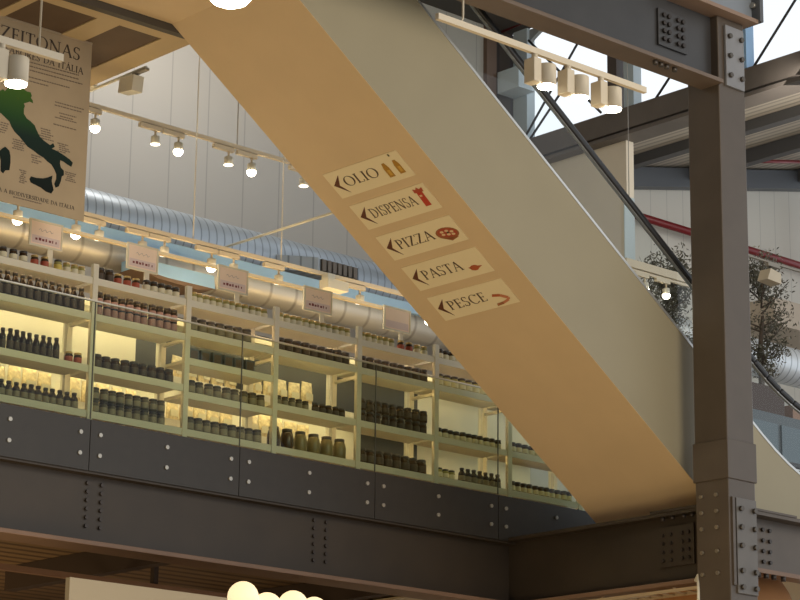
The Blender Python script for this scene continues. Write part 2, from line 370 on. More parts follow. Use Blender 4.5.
# right-hand beam
b = thing('landing_beam', 'dark steel beam continuing to the right of the column', 'beam', (20, 14.28, 4.98))
MB().box(CX1, 33, 14.27, 14.31, 5.06, 5.56).build('web', steel, b)
MB().box(CX1, 33, 14.20, 14.38, 5.03, 5.07).build('bottom_flange', MATS['flange_uplit'], b)
MB().box(CX1, 33, 14.13, 14.44, 5.55, 5.585).build('top_flange', steel, b)
MB().box(CX1, 17.9, 14.12, 14.45, 5.585, 5.605).build('flange_plate', steel, b)
for x in (17.40, 17.56, 17.66):
    for k in range(4): hexbolt(b, (x, 14.27, 5.15+.1*k), (0, -1, 0), .02, .024, MATS['dark_bolt'])
for x in (17.44, 17.55, 17.66, 17.80): hexbolt(b, (x, 14.225, 5.03), (0, 0, -1), .026, .045, MATS['dark_bolt'])

# ================================================================== FASCIA + GLASS BALUSTRADE OF THE MEZZANINE
nth = ['leftmost', 'second', 'third', 'fourth', 'fifth', 'sixth', 'seventh']
PX0 = 11.845; PW = 1.655
for i in range(-1, 5):
    x0 = PX0+PW*i; x1 = x0+PW-.008
    t = thing('fascia_panel', '%s dark fascia panel from the left, with silver bolts, below the glass' % nth[i+1], 'fascia panel', (x0, 17, 5.58), 'fascia panels along the mezzanine edge')
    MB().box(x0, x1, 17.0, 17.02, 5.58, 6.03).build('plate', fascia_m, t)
    for fx in (x0+.1, (x0+x1)/2, x1-.1):
        for z in (5.905, 5.722): hexbolt(t, (fx, 17.0, z), (0, -1, 0), .019, .014, bolt_s, seg=12)
    o = MB().box(x0+.004, x1-.004, 17.0-.0, 17.016, 6.035, 7.085).build('glass_panel', glass_g)
    MB().box(x1-.003, x1+.007, 17.003, 17.012, 6.035, 7.085).build('joint_seal', M('seal_grey', (.06, .06, .05), .6), o)
    tag(o, '%s glass balustrade pane from the left, standing above the dark fascia' % nth[i+1], 'glass panel', 'glass panes of the mezzanine balustrade')
o = MB().box(6, 20, 16.995, 17.022, 7.085, 7.097).build('balustrade_rail', M('rail_grey', (.50, .48, .42), .3, .6))
tag(o, 'slim metal cap rail along the top of the mezzanine glass', 'rail')

# ================================================================== ESCALATOR
EY0, EY1 = 14.7, 16.2; TH = math.radians(34.9); TT = math.tan(TH)
def sz(x): return 5.907-TT*(x-17.103)
XT = 17.103-(9.5-5.907)/TT; XB = 17.103+(5.907-5.625)/TT
e = thing('escalator', 'cream clad escalator slanting down from upper left behind the steel column', 'escalator', (14, 15.45, 5.62))
DP = 1.31
low = [(XT, 9.5), (XB, 5.625)]
ext0, ext1 = 6.5, 21.5
xt_top = XT+.45
def curve(x0, n=7):   # lower transition of panel top / handrail
    return
bot = [(ext0, 9.5), (XT, 9.5), (XB, 5.625), (ext1, 5.625)]
def topline(h, x_flat, zflat, zup):
    # offset line above soffit by h, blending to horizontal at both ends
    xa = 17.103-(zup-h-5.907)/TT
    xb = 17.103+(5.907+h-zflat)/TT
    pts = [(ext0, zup), (xa-.5, zup)]
    for k in range(1, 6):
        t = k/6; p0, p1, p2 = Vector((xa-.5, zup)), Vector((xa, zup)), Vector((xa+.41, zup-.41*TT))
        pts.append(tuple((1-t)**2*p0+2*t*(1-t)*p1+t*t*p2))
    pts.append((xa+.41, zup-.41*TT)); pts.append((xb-.75, zflat+.75*TT))
    for k in range(1, 8):
        t = k/8; p0, p1, p2 = Vector((xb-.75, zflat+.75*TT)), Vector((xb, zflat)), Vector((xb+.9, zflat))
        pts.append(tuple((1-t)**2*p0+2*t*(1-t)*p1+t*t*p2))
    pts += [(xb+.9, zflat), (ext1, zflat)]
    return pts
ptop = topline(DP, 0, 5.97, 10.75)
hand = topline(2.03, 0, 6.72, 11.45)
def side(y, th):
    mb = MB(); top = ptop
    # strips between bottom profile and top profile, as a triangulated n-gon prism
    poly = [(x, y, z) for x, z in bot] + [(x, y, z) for x, z in reversed(top)]
    return mb.prism(poly, (0, th, 0))
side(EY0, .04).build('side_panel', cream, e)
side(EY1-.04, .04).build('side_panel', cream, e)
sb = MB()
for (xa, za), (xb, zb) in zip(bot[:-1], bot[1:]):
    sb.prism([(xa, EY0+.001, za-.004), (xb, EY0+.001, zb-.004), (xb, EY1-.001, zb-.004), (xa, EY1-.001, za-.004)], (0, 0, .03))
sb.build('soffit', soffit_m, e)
def rail_bar(line, y, w, h, dz=0):
    mb = MB()
    for (xa, za), (xb, zb) in zip(line[:-1], line[1:]): mb.beam((xa, y, za+dz), (xb, y, zb+dz), w, h)
    return mb
for y in (EY0+.06, EY1-.06):
    rail_bar(ptop, y-.0, .13, .025, .012).build('deck_strip', alum, e)
    gm = MB()
    for (xa, za), (xb, zb) in zip(ptop[1:-1], ptop[2:]):
        pass
    gl = [(x, y-.005, z+.02) for x, z in ptop[1:-1]] + [(x, y-.005, z-.02) for x, z in reversed(hand[1:-1])]
    gm.prism(gl, (0, .01, 0)); gm.build('balustrade_glass', glass_c, e)
    rail_bar(hand, y, .08, .06).build('handrail', rubber, e, .02)
    rail_bar(hand, y, .03, .015, -.037).build('handrail_guide', alum, e)
# steps inside (sawtooth band)
st = MB(); n = 28
for k in range(n):
    xa = XT+.5+(XB-XT)*k/n; st.box(xa, xa+.22, EY0+.25, EY1-.25, sz(xa)+.78, sz(xa)+.95)
st.build('step_band', M('step_metal', (.25, .25, .25), .4, .6), e)

# way-finding signs on the soffit
US = Vector((math.cos(TH), 0, -math.sin(TH))); NS = Vector((-math.sin(TH), 0, -math.cos(TH)))
A0 = Vector((17.103, EY0, 5.907))
signm = M('sign_cream', (.82, .70, .45), .55); inkm = M('brown_ink', (.085, .045, .02), .6); arrowm = M('arrow_brown', (.13, .04, .015), .6)
def soff(s, y, off=0): return Vector((A0.x, y, A0.z-.0045)) + US*s + NS*off
pic = {'oil': M('oil_amber', (.42, .21, .02), .5), 'amber': M('oil_light', (.62, .36, .06), .5), 'pack': M('packet_red', (.50, .05, .02), .5), 'crust': M('crust_brown', (.34, .12, .04), .5),
       'sauce': M('tomato', (.42, .07, .03), .5), 'cream': M('cheese', (.72, .55, .32), .5), 'pasta': M('pasta_red', (.45, .10, .03), .5), 'prawn': M('prawn_pink', (.55, .20, .09), .5), 'leaf': M('leaf_dark', (.08, .07, .02), .6)}
def sign(word, i, picture, desc, xs):
    s0 = -4.365+.3975*i; hgt = .30; yl, yr = 15.95, 14.97
    t = thing('direction_sign', 'cream direction sign reading %s with %s, on the escalator soffit' % (word, desc), 'sign', soff(s0+.15, 15.46), 'direction signs on the escalator soffit')
    mb = MB(); mb.prism([soff(s0, yl), soff(s0+hgt, yl), soff(s0+hgt, yr), soff(s0, yr)], NS*.006); mb.build('panel', signm, t)
    U = Vector((0, -1, 0)); V = -US; O = soff(s0+hgt, yl, .006)
    def p(a, b): return O + U*a + V*b
    mb = MB()
    mb.prism([p(.165, .248), p(.028, .155), p(.092, .138)], NS*.002)
    mb.prism([p(.028, .155), p(.155, .036), p(.092, .138)], NS*.002)
    mb.build('arrow', arrowm, t)
    mb = MB(); hh = .108; x0 = .168; xs = xs/(text_width(word)*hh)
    letters(mb, word, p(x0, .102), U, V, NS, hh, xs); mb.build('lettering', inkm, t)
    def sk(pts):          # offsets along and across the sign's slanted artwork
        out = []
        for dx, dy in pts:
            b_ = -(dy+.326*dx)/318.2; out.append(((dx+200*b_)/231.6, b_))
        return out
    def skell(cx, cy, rx, ry, N=18): return sk([(cx+rx*math.cos(2*math.pi*k/N), cy+ry*math.sin(2*math.pi*k/N)) for k in range(N)])
    def poly(pts, m, nm='picture', z=0):
        k = MB(); k.prism([p(a, b)+NS*z for a, b in pts], NS*.002); return k.build(nm, m, t)
    def ell(cx, cy, rx, ry, m, nm='picture', z=0, rot=0):
        return poly([(cx+rx*math.cos(a)*math.cos(rot)-ry*math.sin(a)*math.sin(rot), cy+rx*math.cos(a)*math.sin(rot)+ry*math.sin(a)*math.cos(rot)) for a in [2*math.pi*j/18 for j in range(18)]], m, nm, z)
    if picture == 'oil':
        for cx, b0, b1 in ((.735, .055, .215), (.875, .060, .215)):
            poly([(cx-.034, b0), (cx+.034, b0), (cx+.034, b0+.10), (cx+.016, b1), (cx-.016, b1), (cx-.034, b0+.10)], pic['oil'], 'oil_bottle')
            poly([(cx-.010, b0+.02), (cx+.022, b0+.02), (cx+.022, b0+.08), (cx-.010, b0+.08)], pic['amber'], 'oil_highlight', .001)
        poly([(.857, .262), (.875, .262), (.875, .288), (.857, .288)], pic['leaf'], 'bottle_cap')
    if picture == 'pack':
        poly([(.825, .06), (.895, .06), (.905, .225), (.835, .225)], pic['pack'], 'packet')
        poly([(.815, .222), (.925, .218), (.935, .265), (.895, .252), (.875, .278), (.85, .254), (.82, .268)], pic['sauce'], 'packet_top', .001)
        poly([(.845, .17), (.875, .17), (.875, .19), (.845, .19)], pic['cream'], 'packet_label', .001)
    if picture == 'pizza':
        poly(skell(163, -93, 36, 19), pic['crust'], 'crust'); poly(skell(163, -95, 30, 14), pic['sauce'], 'topping', .001)
        for a, b_ in ((146, -96), (160, -101), (176, -100), (168, -90), (152, -88), (182, -92)): poly(skell(a, b_, 6, 3.5, 10), pic['cream'], 'cheese', .002)
        poly(skell(165, -96, 4, 3, 8), pic['leaf'], 'olive', .003)
        poly(sk([(150, -76), (198, -84), (180, -70)]), pic['crust'], 'slice')
    if picture == 'pasta':
        poly(skell(167, -83, 14, 9), pic['pasta'], 'pasta_shape'); poly(sk([(176, -90), (190, -92), (180, -82)]), pic['pasta'], 'pasta_tip')
        poly(sk([(158, -86), (148, -82), (158, -77)]), pic['pasta'], 'pasta_tip')
    if picture == 'prawn':
        q = [(142, -92), (166, -94), (191, -88), (193, -82), (178, -70), (160, -62)]
        for k, ((a, b_), (c_, d_)) in enumerate(zip(q[:-1], q[1:])):
            dv = Vector((c_-a, d_-b_)).normalized(); nn = Vector((-dv.y, dv.x))*4.2
            poly(sk([(a+nn.x, b_+nn.y), (c_+nn.x, d_+nn.y), (c_-nn.x, d_-nn.y), (a-nn.x, b_-nn.y)]), [pic['pasta'], pic['prawn'], pic['prawn'], pic['prawn'], pic['crust']][k], 'prawn_segment', .0004*k)
sign('OLIO', 0, 'oil', 'two amber oil bottles', .45)
sign('DISPENSA', 1, 'pack', 'a red packet', .60)
sign('PIZZA', 2, 'pizza', 'a round pizza', .475)
sign('PASTA', 3, 'pasta', 'a small red pasta piece', .505)
sign('PESCE', 4, 'prawn', 'a pink prawn', .49)

# ================================================================== UPPER FLOOR UNDERSIDE (coffered)
ZC = 9.45
cl = MB(); xs_ = [6.0, 8.2, 8.8, 9.1, 9.74, 9.98, 10.62, 10.72, 11.33, 11.57, 12.03, 12.30]; ys_ = [16.285, 16.455, 18.3, 18.6, 20.6, 20.8, 22.0]
cof = MB()
for i in range(len(xs_)-1):
    for j in range(len(ys_)-1):
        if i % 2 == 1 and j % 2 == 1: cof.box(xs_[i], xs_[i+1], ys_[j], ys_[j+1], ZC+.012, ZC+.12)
        else: cl.box(xs_[i], xs_[i+1], ys_[j], ys_[j+1], ZC, ZC+.25)
co = struct(cl.build('ceiling_upper', ceilc)); struct(cof.build('ceiling_coffers', coffer))
struct(MB().box(6, XT+.25, 16.205, 16.28, ZC-.02, ZC+.25).build('trim_3', M('trim_dark', (.075, .064, .05), .6)))
struct(MB().box(6, 12.3, 16.2, 22, ZC+.25, ZC+.4).build('floor_upper', M('upper_floor', (.3, .26, .2), .7)))

# ================================================================== DUCTS AND SERVICES OVER THE MEZZANINE
def duct(name, label, x0, x1, y, z, r, pitch, m):
    mb = MB(); prof = [(r*.2, x0)]; x = x0
    prof = [(r, x0), (r, x1)]
    mb.lathe(prof, (0, y, z), 28, 'X')
    t = tag(mb.build(name, m), label, 'duct')
    return t
duct('ventilation_duct', 'large silver spiral duct along the grey back wall', 7, 22.2, 20.6, 9.16, .30, .17, galv)
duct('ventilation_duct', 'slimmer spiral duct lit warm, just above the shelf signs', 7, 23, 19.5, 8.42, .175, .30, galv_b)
duct('ventilation_duct', 'silver duct beyond the escalator, behind the right tree', 22.3, 30, 20.3, 9.42, .26, .13, banded('window_lit_galvanised', (.78, .84, .90), (.40, .46, .52), 2.4, 'X', .35, .3, .12))  # window light put into the lighter steel colour
t = thing('duct_grille', 'dark slatted air grille boxed onto the large silver duct', 'grille', (17.2, 20.0, 9.1))
gb = MB(); gb.prism([(16.55, 20.30, 8.99), (16.92, 20.0, 8.97), (17.53, 20.0, 8.97), (17.75, 20.30, 8.96), (17.75, 20.35, 9.24), (17.60, 20.0, 9.20), (16.83, 20.0, 9.20), (16.55, 20.35, 9.25)][:4], (0, 0, .17)); gb.build('collar', galv, t)
MB().box(16.95, 17.50, 19.985, 20.0, 8.985, 9.125).build('back_plate', dark, t)
sl = MB()
for k in range(7): sl.box(16.96+.077*k, 17.01+.077*k, 19.965, 19.985, 8.99, 9.12)
sl.build('slats', M('grille_grey', (.20, .17, .14), .5), t)
o = MB().box(7, 23, 19.24, 19.3, 8.49, 8.60).build('cable_duct', bluem); tag(o, 'long pale blue trunking between the two silver ducts', 'trunking')
t = thing('air_diffuser', 'short pale blue diffuser box below the second pink sign row', 'diffuser', (14.2, 19.0, 8.1))
t['label'] = 'short pale blue box panel hanging between the second and third pink signs'
MB().prism([(13.62, 18.9, 8.245), (14.60, 18.9, 8.245), (14.62, 18.9, 8.11), (14.02, 18.9, 8.11), (13.62, 18.9, 8.14)], (0, .25, 0)).build('front_panel', bluem, t)
MB().box(14.18, 14.24, 19.1, 19.48, 8.2, 8.244).build('bracket', trackm, t)
MB().prism([(13.62, 18.9, 8.14), (14.02, 18.9, 8.11), (14.62, 18.9, 8.11), (14.4, 18.9, 8.06), (13.9, 18.9, 8.08)], (0, .3, 0)).build('underside', M('diffuser_brown', (.16, .10, .06), .6), t)
o = MB().box(7, 16.5, 18.0, 18.05, 8.015, 8.045).build('cable_tray', M('tray_cream', (.42, .34, .22), .5)); tag(o, 'thin cream tray running just above the pink signs', 'cable tray')

# lighting tracks with spots
head_p = None
def make_spot(name, label, loc, group, tilt=0, lit=True, scale=1.0):
    x, y, z = loc; t = thing(name, label, 'spotlight', loc, group); s = scale
    MB().box(x-.20*s, x+.06*s, y-.022*s, y+.022*s, z-.055*s, z-.012*s).build('adapter_box', trackm, t)
    MB().tube([(x, y, z-.055*s), (x, y, z-.12*s)], .012*s, 8).build('stem', trackm, t)
    MB().lathe([(.040*s, z-.115*s), (.046*s, z-.12*s), (.046*s, z-.195*s), (.042*s, z-.20*s)], (x, y, 0), 16).build('lamp_head', whitep, t)
    l = MB(); pr = [(.044*s*math.cos(a), z-.198*s-(.055 if lit else .008)*s*math.sin(a)) for a in [math.pi/2*k/5 for k in range(6)]]
    pr[-1] = (.002, pr[-1][1]); l.lathe([(a*1.15, b_) for a, b_ in pr], (x, y, 0), 16).build('lens', glow if lit else M('lamp_glow_soft', (1, .9, .72), .5, 0, 0, 1, 3), t)
    return t
def track(name, label, y, x0, x1, z, hangers, ztop, section=.035, wire=None):
    t = thing(name, label, 'lighting track', (x0, y, z))
    MB().box(x0, x1, y-section/2, y+section/2, z-.012, z+.028).build('rail', trackm, t)
    for hx in hangers: MB().tube([(hx, y, z+.028), (hx, y, ztop)], .006, 6).build('suspension_wire', wire or cable_m, t)
    return t
xs1 = []
track('lighting_track', 'upper cream lighting track in front of the grey wall', 18.6, 12.5, 18.6, 9.553, (atY(237, 150, 18.6).x, 16.9), 13.75)
for i, (px, lit) in enumerate(((96, 1), (156, 0), (179, 1), (229, 0), (252, 1), (304, 0))):
    p = atY(px, 105+.2915*(px-91), 18.6)
    make_spot('track_spotlight', '%s spotlight from the left on the upper lighting track%s' % (nth[i], ', glowing' if lit else ', turned away'), (p.x, 18.6, 9.541), 'spotlights on the upper track', 0, bool(lit))
Z2 = 8.40
track('lighting_track', 'lower cream lighting track above the shelf signs', 18.5, 9.5, 18.5, Z2, (atY(193, 243, 18.5).x, atY(281, 265, 18.5).x), 13.75, wire=wire_l)
for i, (px, lit) in enumerate(((19, 1), (77, 1), (100, 0), (143, 1), (165, 0), (212, 1), (234, 0), (279, 0), (360, 0), (429, 1))):
    p = atY(px, 213+.278*(px-87), 18.5)
    lab = ['at the left edge under the map poster', 'at the lower right corner of the map poster', 'just right of the map poster', 'above the second pink sign', 'just right of the second pink sign', 'glowing left of the third pink sign', 'dim, directly above the third pink sign', 'dim, left of the fourth pink sign', 'dim, left of the fifth pink sign', 'glowing beside the fifth pink sign at the escalator'][i]
    make_spot('track_spotlight', 'cream spotlight on the lower track, ' + lab, (p.x, 18.5, Z2-.012), 'spotlights on the lower track', 0, bool(lit))
o = MB().box(15.62, 15.9, 18.3, 18.44, 8.21, 8.31).build('control_box', whitep); tag(o, 'small cream box fixed beside the lower track above the fourth pink sign', 'box')
MB().box(15.70, 15.8, 18.4, 18.5, 8.31, 8.40).build('bracket', whitep, o)
o = MB().tube([(15.0, 17.2, 8.705), (15.0, 19.3, 8.705)], .014, 8).build('cross_rail', whitep); tag(o, 'thin cream rail crossing in front of the silver duct towards the escalator', 'rail')
# rail and projector at the edge of the coffered ceiling
t = thing('edge_track', 'pale lighting track fixed along the edge of the coffered ceiling', 'lighting track', (12.4, 17.8, 9.45))
MB().box(12.37, 12.395, 17.15, 19.5, 9.45, 9.47).build('rail', whitep, t)
MB().box(12.30, 12.36, 17.9, 18.0, 9.455, 9.5).build('bracket', whitep, t)
t = thing('box_projector', 'cream box projector hanging at the edge of the coffered ceiling', 'projector', (12.4, 17.35, 9.3))
MB().box(12.36, 12.41, 17.14, 17.34, 9.43, 9.452).build('adapter', M('projector_grey', (.35, .32, .27), .5), t)
MB().tube([(12.385, 17.3, 9.43), (12.385, 17.33, 9.37)], .02, 8).build('stem', dark, t)
pj = MB(); pj.prism([(12.32, 17.28, 9.255), (12.32, 17.50, 9.285), (12.32, 17.48, 9.415), (12.32, 17.26, 9.405)], (.12, 0, 0)); pj.build('housing', whitep, t)

# ================================================================== ITALY POSTER
PY = 17.0
t = thing('map_poster', 'beige hanging poster with a dark green map of Italy', 'poster', (11.0, PY, 7.8))
tl, tr, br, bl = atY(0, 17, PY), atY(92, 43, PY), atY(84, 222, PY), atY(0, 200, PY)
xr = (tr.x+br.x)/2; xl = 10.25; zt = (tl.z+tr.z)/2; zb = (br.z+bl.z)/2
paper = M('poster_paper', (.40, .315, .205), .8, 0, .06, 3)
MB().box(xl, xr, PY, PY+.012, zb, zt).build('sheet', paper, t)
MB().box(xl, xr, PY-.004, PY+.018, zt-.01, zt+.012).build('hanging_rail', M('poster_rail', (.42, .34, .24), .5), t)
for x in (10.66, 11.45): MB().box(x, x+.03, PY, PY+.01, zt+.01, ZC).build('hook', M('poster_rail', (.42, .34, .24), .5), t)
mp = M('map_green', (.05, .12, .03), .95); mp.node_tree.nodes['Principled BSDF'].inputs['Specular IOR Level'].default_value = .1
nt = mp.node_tree; bs = nt.nodes['Principled BSDF']; tc = nt.nodes.new('ShaderNodeTexCoord'); sx = nt.nodes.new('ShaderNodeSeparateXYZ'); mr = nt.nodes.new('ShaderNodeMapRange'); cr = nt.nodes.new('ShaderNodeValToRGB')
mr.inputs[1].default_value = .05; mr.inputs[2].default_value = 1.1
cr.color_ramp.elements[0].color = (.012, .013, .014, 1); cr.color_ramp.elements[1].color = (.075, .16, .03, 1)
q = cr.color_ramp.elements.new(.55); q.color = (.018, .035, .03, 1); q = cr.color_ramp.elements.new(.7); q.color = (.03, .08, .03, 1)
nt.links.new(tc.outputs['Object'], sx.inputs[0]); nt.links.new(sx.outputs['Z'], mr.inputs[0]); nt.links.new(mr.outputs[0], cr.inputs[0]); nt.links.new(cr.outputs[0], bs.inputs['Base Color'])
main_ = [(-9,98),(-6,94),(-2,93),(0,92),(3,90),(5,92),(8,89),(10,88),(12,86),(15,87),(18,85),(21,86),(22,89),(26,92),(30,93),(31,96),(30,98),(32,101),(33,102.5),(30,100.8),(26,102),(23,103),(24,106),(23,109),(23,114),(26,119),(30,122),(34,126),(36,131),(39,137),(43,141),(47,144),(50,146),(53,144),(54,146.5),(51,149),(56,151.5),(62,155),(69,160),(72,163),(71,166),(68,164),(64,161),(60,159.5),(59,163),(60,168),(63,171),(63,175),(61,176),(60,181),(58,186),(56,187),(55,184),(57,179),(57,174),(55,169),(52,164),(48,161),(44,157),(39,154),(34,150),(28,146),(24,141),(20,136),(15,131),(12,126),(10,121),(6,117),(2,113),(0,112),(-5,113),(-8,108)]
sic = [(30,179),(31,177),(36,178.5),(43,179),(48,178),(52,176),(51,181),(52,186),(53,190),(51,193),(46,191),(41,187),(35,184),(31,182)]
sar = [(-1,152),(2,149),(5,147),(9,151),(10,156),(10,163),(9,170),(5,170),(3,173),(1,171),(1,160),(0,155)]
def fatten(pts, d=.8):
    A = sum(a[0]*b[1]-b[0]*a[1] for a, b in zip(pts, pts[1:]+pts[:1])); out = []
    for i, p_ in enumerate(pts):
        a, b = pts[i-1], pts[(i+1) % len(pts)]; tx, ty = b[0]-a[0], b[1]-a[1]; l = math.hypot(tx, ty) or 1; sg = 1 if A > 0 else -1
        out.append((p_[0]+sg*ty/l*d, p_[1]-sg*tx/l*d))
    return out
main_, sic, sar = fatten(main_), fatten(sic, .6), fatten(sar, .4)
for nm, pts in (('map_mainland', main_), ('map_island', sic), ('map_island', sar)):
    MB().prism([atY(x, y, PY-.001) for x, y in pts], (0, -.002, 0)).build(nm, mp, t)
ink = M('poster_ink', (.05, .035, .025), .6)
UX, VZ, NY = Vector((1, 0, 0)), Vector((0, 0, 1)), Vector((0, -1, 0))
def ptext(word, px0, py0, hpx, xs, m=ink, endx=None):
    p = atY(px0, py0, PY); hh = hpx/2421.5*(p-EYE).dot(FWD)
    if endx:
        w = atY(endx, py0+(endx-px0)*.28, PY).x-p.x; xs = w/(text_width(word)*hh)
    mb = MB(); letters(mb, word, (p.x, PY-.001, p.z), UX, VZ, NY, hh, xs, .002); return mb
ptext('AZEITONAS', -11.5, 33.2, 13.2, 1, endx=80).build('title_lettering', ink, t)
ptext('SABORES DA IT\u00c1LIA', 5, 51.5, 7.0, 1, endx=83).build('subtitle_lettering', ink, t)
ptext('PARA A BIODIVERSIDADE DA IT\u00c1LIA', -11, 188.6, 4.0, 1, endx=74).build('footer_lettering', ink, t)
# blocks of fine print too small to read
fp = MB()
def fine(px0, py0, px1, n, dy, slope=.27):
    for k in range(n):
        a, b_ = px0+random.uniform(-1, 1.5), px1+random.uniform(-4, 1)
        x = a
        while x < b_:
            w = random.uniform(1.2, 3.2)
            p = atY(x, py0+k*dy+(x-px0)*slope, PY); p2 = atY(min(x+w, b_), py0+k*dy+(min(x+w, b_)-px0)*slope, PY)
            fp.box(p.x, p2.x, PY-.002, PY, p.z-.005, p.z+.005); x += w+.6
fine(26, 61, 82, 3, 4); fine(26, 76, 70, 1, 4); fine(26, 80, 52, 1, 3); fine(54, 101.5, 83, 2, 3.2); fine(60, 113, 77, 2, 3); fine(55, 117, 80, 1, 3); fine(54, 124, 80, 1, 3)
fine(40, 128, 53, 5, 2.4); fine(58, 143, 69, 5, 2); fine(32, 155, 41, 4, 2.3); fine(13, 139, 25, 5, 2.2); fine(0, 122, 8, 5, 2.4); fine(20, 170, 27, 7, 2); fine(66, 172, 75, 5, 2); fine(14, 197, 41, 1, 2, .25)
fp.build('fine_print', M('faint_ink', (.16, .12, .08), .6), t)['kind'] = 'stuff'

# ================================================================== FOREGROUND LAMPS
def can_spot(label, x, y, z, group):
    t = thing('can_spotlight', label, 'spotlight', (x, y, z), group)
    MB().box(x-.075, x-.008, y-.04, y+.05, z-.195, z-.035).build('ballast_box', trackm, t, .004)
    MB().tube([(x-.03, y, z), (x-.03, y, z-.03)], .02, 8).build('clamp', trackm, t)
    MB().lathe([(.001, z-.06), (.060, z-.06), (.062, z-.065), (.062, z-.195), (.058, z-.198)], (x+.055, y-.02, 0), 20).build('lamp_can', trackm, t)
    MB().tube([(x-.01, y-.01, z-.1), (x+.02, y-.015, z-.1)], .012, 6).build('arm', trackm, t)
    MB().lathe([(.061, z-.194), (.055, z-.206), (.03, z-.215), (.001, z-.218)], (x+.055, y-.02, 0), 20).build('lens', glow, t)
    return t
FY = 10.0
p0, p1 = atY(437, 16, FY), atY(645, 93, FY); zt_ = (p0.z+p1.z)/2
t = track('lighting_track', 'cream lighting track carrying three can spotlights before the bright window', FY, p0.x, p1.x, zt_, (), 13.75, .03)
hx = atY(463, 10, FY).x
MB().tube([(hx-.06, FY, zt_+.025), (hx-.01, FY, zt_+.03), (hx, FY, zt_+.06), (hx, FY, 13.75)], .007, 8).build('suspension_rod', trackm, t)
for i, px in enumerate((538, 571, 604)):
    p = atY(px, 16+.37*(px-437), FY)
    can_spot(['left of the three cream can spotlights in front of the bright window', 'middle of the three cream can spotlights in front of the bright window', 'right of the three cream can spotlights in front of the bright window'][i], p.x, FY, zt_-.0125, 'can spotlights before the window')
p1 = atY(62, 60, FY)
t = track('lighting_track', 'short cream track hanging in front of the map poster', FY, 5.7, p1.x, p1.z, (), 13.75, .03)
hx = atY(40, 30, FY).x; MB().tube([(hx, FY, p1.z+.02), (hx, FY, 13.75)], .006, 8).build('suspension_cord', trackm, t)
can_spot('cream can spotlight glowing in front of the map poster', atY(6.5, 50, FY).x, FY, p1.z-.0125, 'can spotlights before the window')
bpy.data.objects[-1] if False else None
p = atY(230, 0, 7.0)
t = thing('pendant_lamp', 'round glowing pendant lamp cut off by the top edge of the photo', 'pendant lamp', (p.x, 7.0, p.z))
MB().lathe([(.085, p.z+.01), (.09, p.z+.02), (.09, p.z+.25), (.03, p.z+.28)], (p.x, 7.0, 0), 24).build('shade', trackm, t)
MB().lathe([(.002, p.z-.028), (.04, p.z-.022), (.07, p.z-.008), (.084, p.z+.01)], (p.x, 7.0, 0), 24).build('lens', glow, t)
MB().tube([(p.x, 7.0, p.z+.27), (p.x, 7.0, 13.75)], .006, 6).build('cord', trackm, t)
# globe lamp at the bottom edge
t = thing('globe_lamp', 'cluster lamp of warm frosted globes at the bottom edge of the photo', 'lamp', (4.95, 6, 0))
MB().lathe([(.16, 0), (.16, .02), (.02, .04), (.016, 2.5), (.001, 2.5)], (4.95, 6, 0), 16).build('stand', M('lamp_brass', (.4, .28, .12), .35, .8), t)
for px, py, r in ((243, 597, .050), (267, 608, .050), (293, 606, .050), (314, 611, .046)):
    p = atY(px, py, 6.0); sp = MB()
    sp.lathe([(max(.002, r*math.sin(math.pi*k/12)), p.z-r*math.cos(math.pi*k/12)) for k in range(13)], (p.x, p.y, 0), 20).build('globe', globe_m, t)
    MB().tube([(p.x, p.y, p.z-r*.9), (4.95, 6, 2.42)], .012, 8).build('arm', MATS['lamp_brass'], t)
# beige kiosk board
kl = atY(70, 577, 16.5)
t = thing('kiosk_board', 'plain beige board rising into view at the bottom left below the beam', 'board', (12.5, 16.5, 0))
MB().box(kl.x, 15.2, 16.5, 16.56, 3.6, kl.z).build('board', M('board_beige', (.40, .34, .24), .6), t)
for x in (kl.x+.1, 15.0): MB().box(x, x+.08, 16.56, 16.62, 0, kl.z-.1).build('post', steel, t)

# ================================================================== SHELVING
BX = [11.0, 12.055, 13.11, 14.165, 15.22, 16.26, 17.30, 18.35]
SY0, SY1 = 17.35, 17.72
bayname = ['leftmost shelf bay', 'second shelf bay from left', 'third shelf bay from left', 'fourth shelf bay from left', 'fifth shelf bay from left', 'sixth shelf bay from left', 'last shelf bay beside escalator']
LV = lambda i: {'top': 7.41, 'a': 7.08 if i < 2 else 7.13, 'x': 6.86, 'b': 6.60 if i != 2 else 6.54, 'c': 6.19}
for i in range(7):
    x0, x1 = BX[i], BX[i+1]
    t = thing('shelf_unit', 'open white shelving, ' + bayname[i], 'shelf unit', (x0, SY0, 5.7), 'white shelf bays behind the glass')
    def post(x, y): MB().box(x-.028, x+.028, y-.02, y+.02, 5.7, 7.54).build('post', white, t)
    post(x0, SY0-.0); post(x0, SY1)
    if i == 6: post(x1, SY0); post(x1, SY1)
    MB().box(x0-.012, x0+.012, SY0+.02, SY1-.02, 7.02, 7.05).build('side_brace', white, t)
    lv = LV(i)
    for k, z in lv.items():
        if k == 'x' and i != 2: continue
        sh = MB(); sh.box(x0+.029, x1-.029, SY0, SY1, z-.028, z); sh.box(x0+.029, x1-.029, SY0-.012, SY0+.008, z-.06, z+.004)
        so = sh.build('shelf', white, t)
        MB().box(x0+.06, x1-.06, SY0+.008, SY0+.022, z-.044, z-.028).build('light_strip', strip, so)

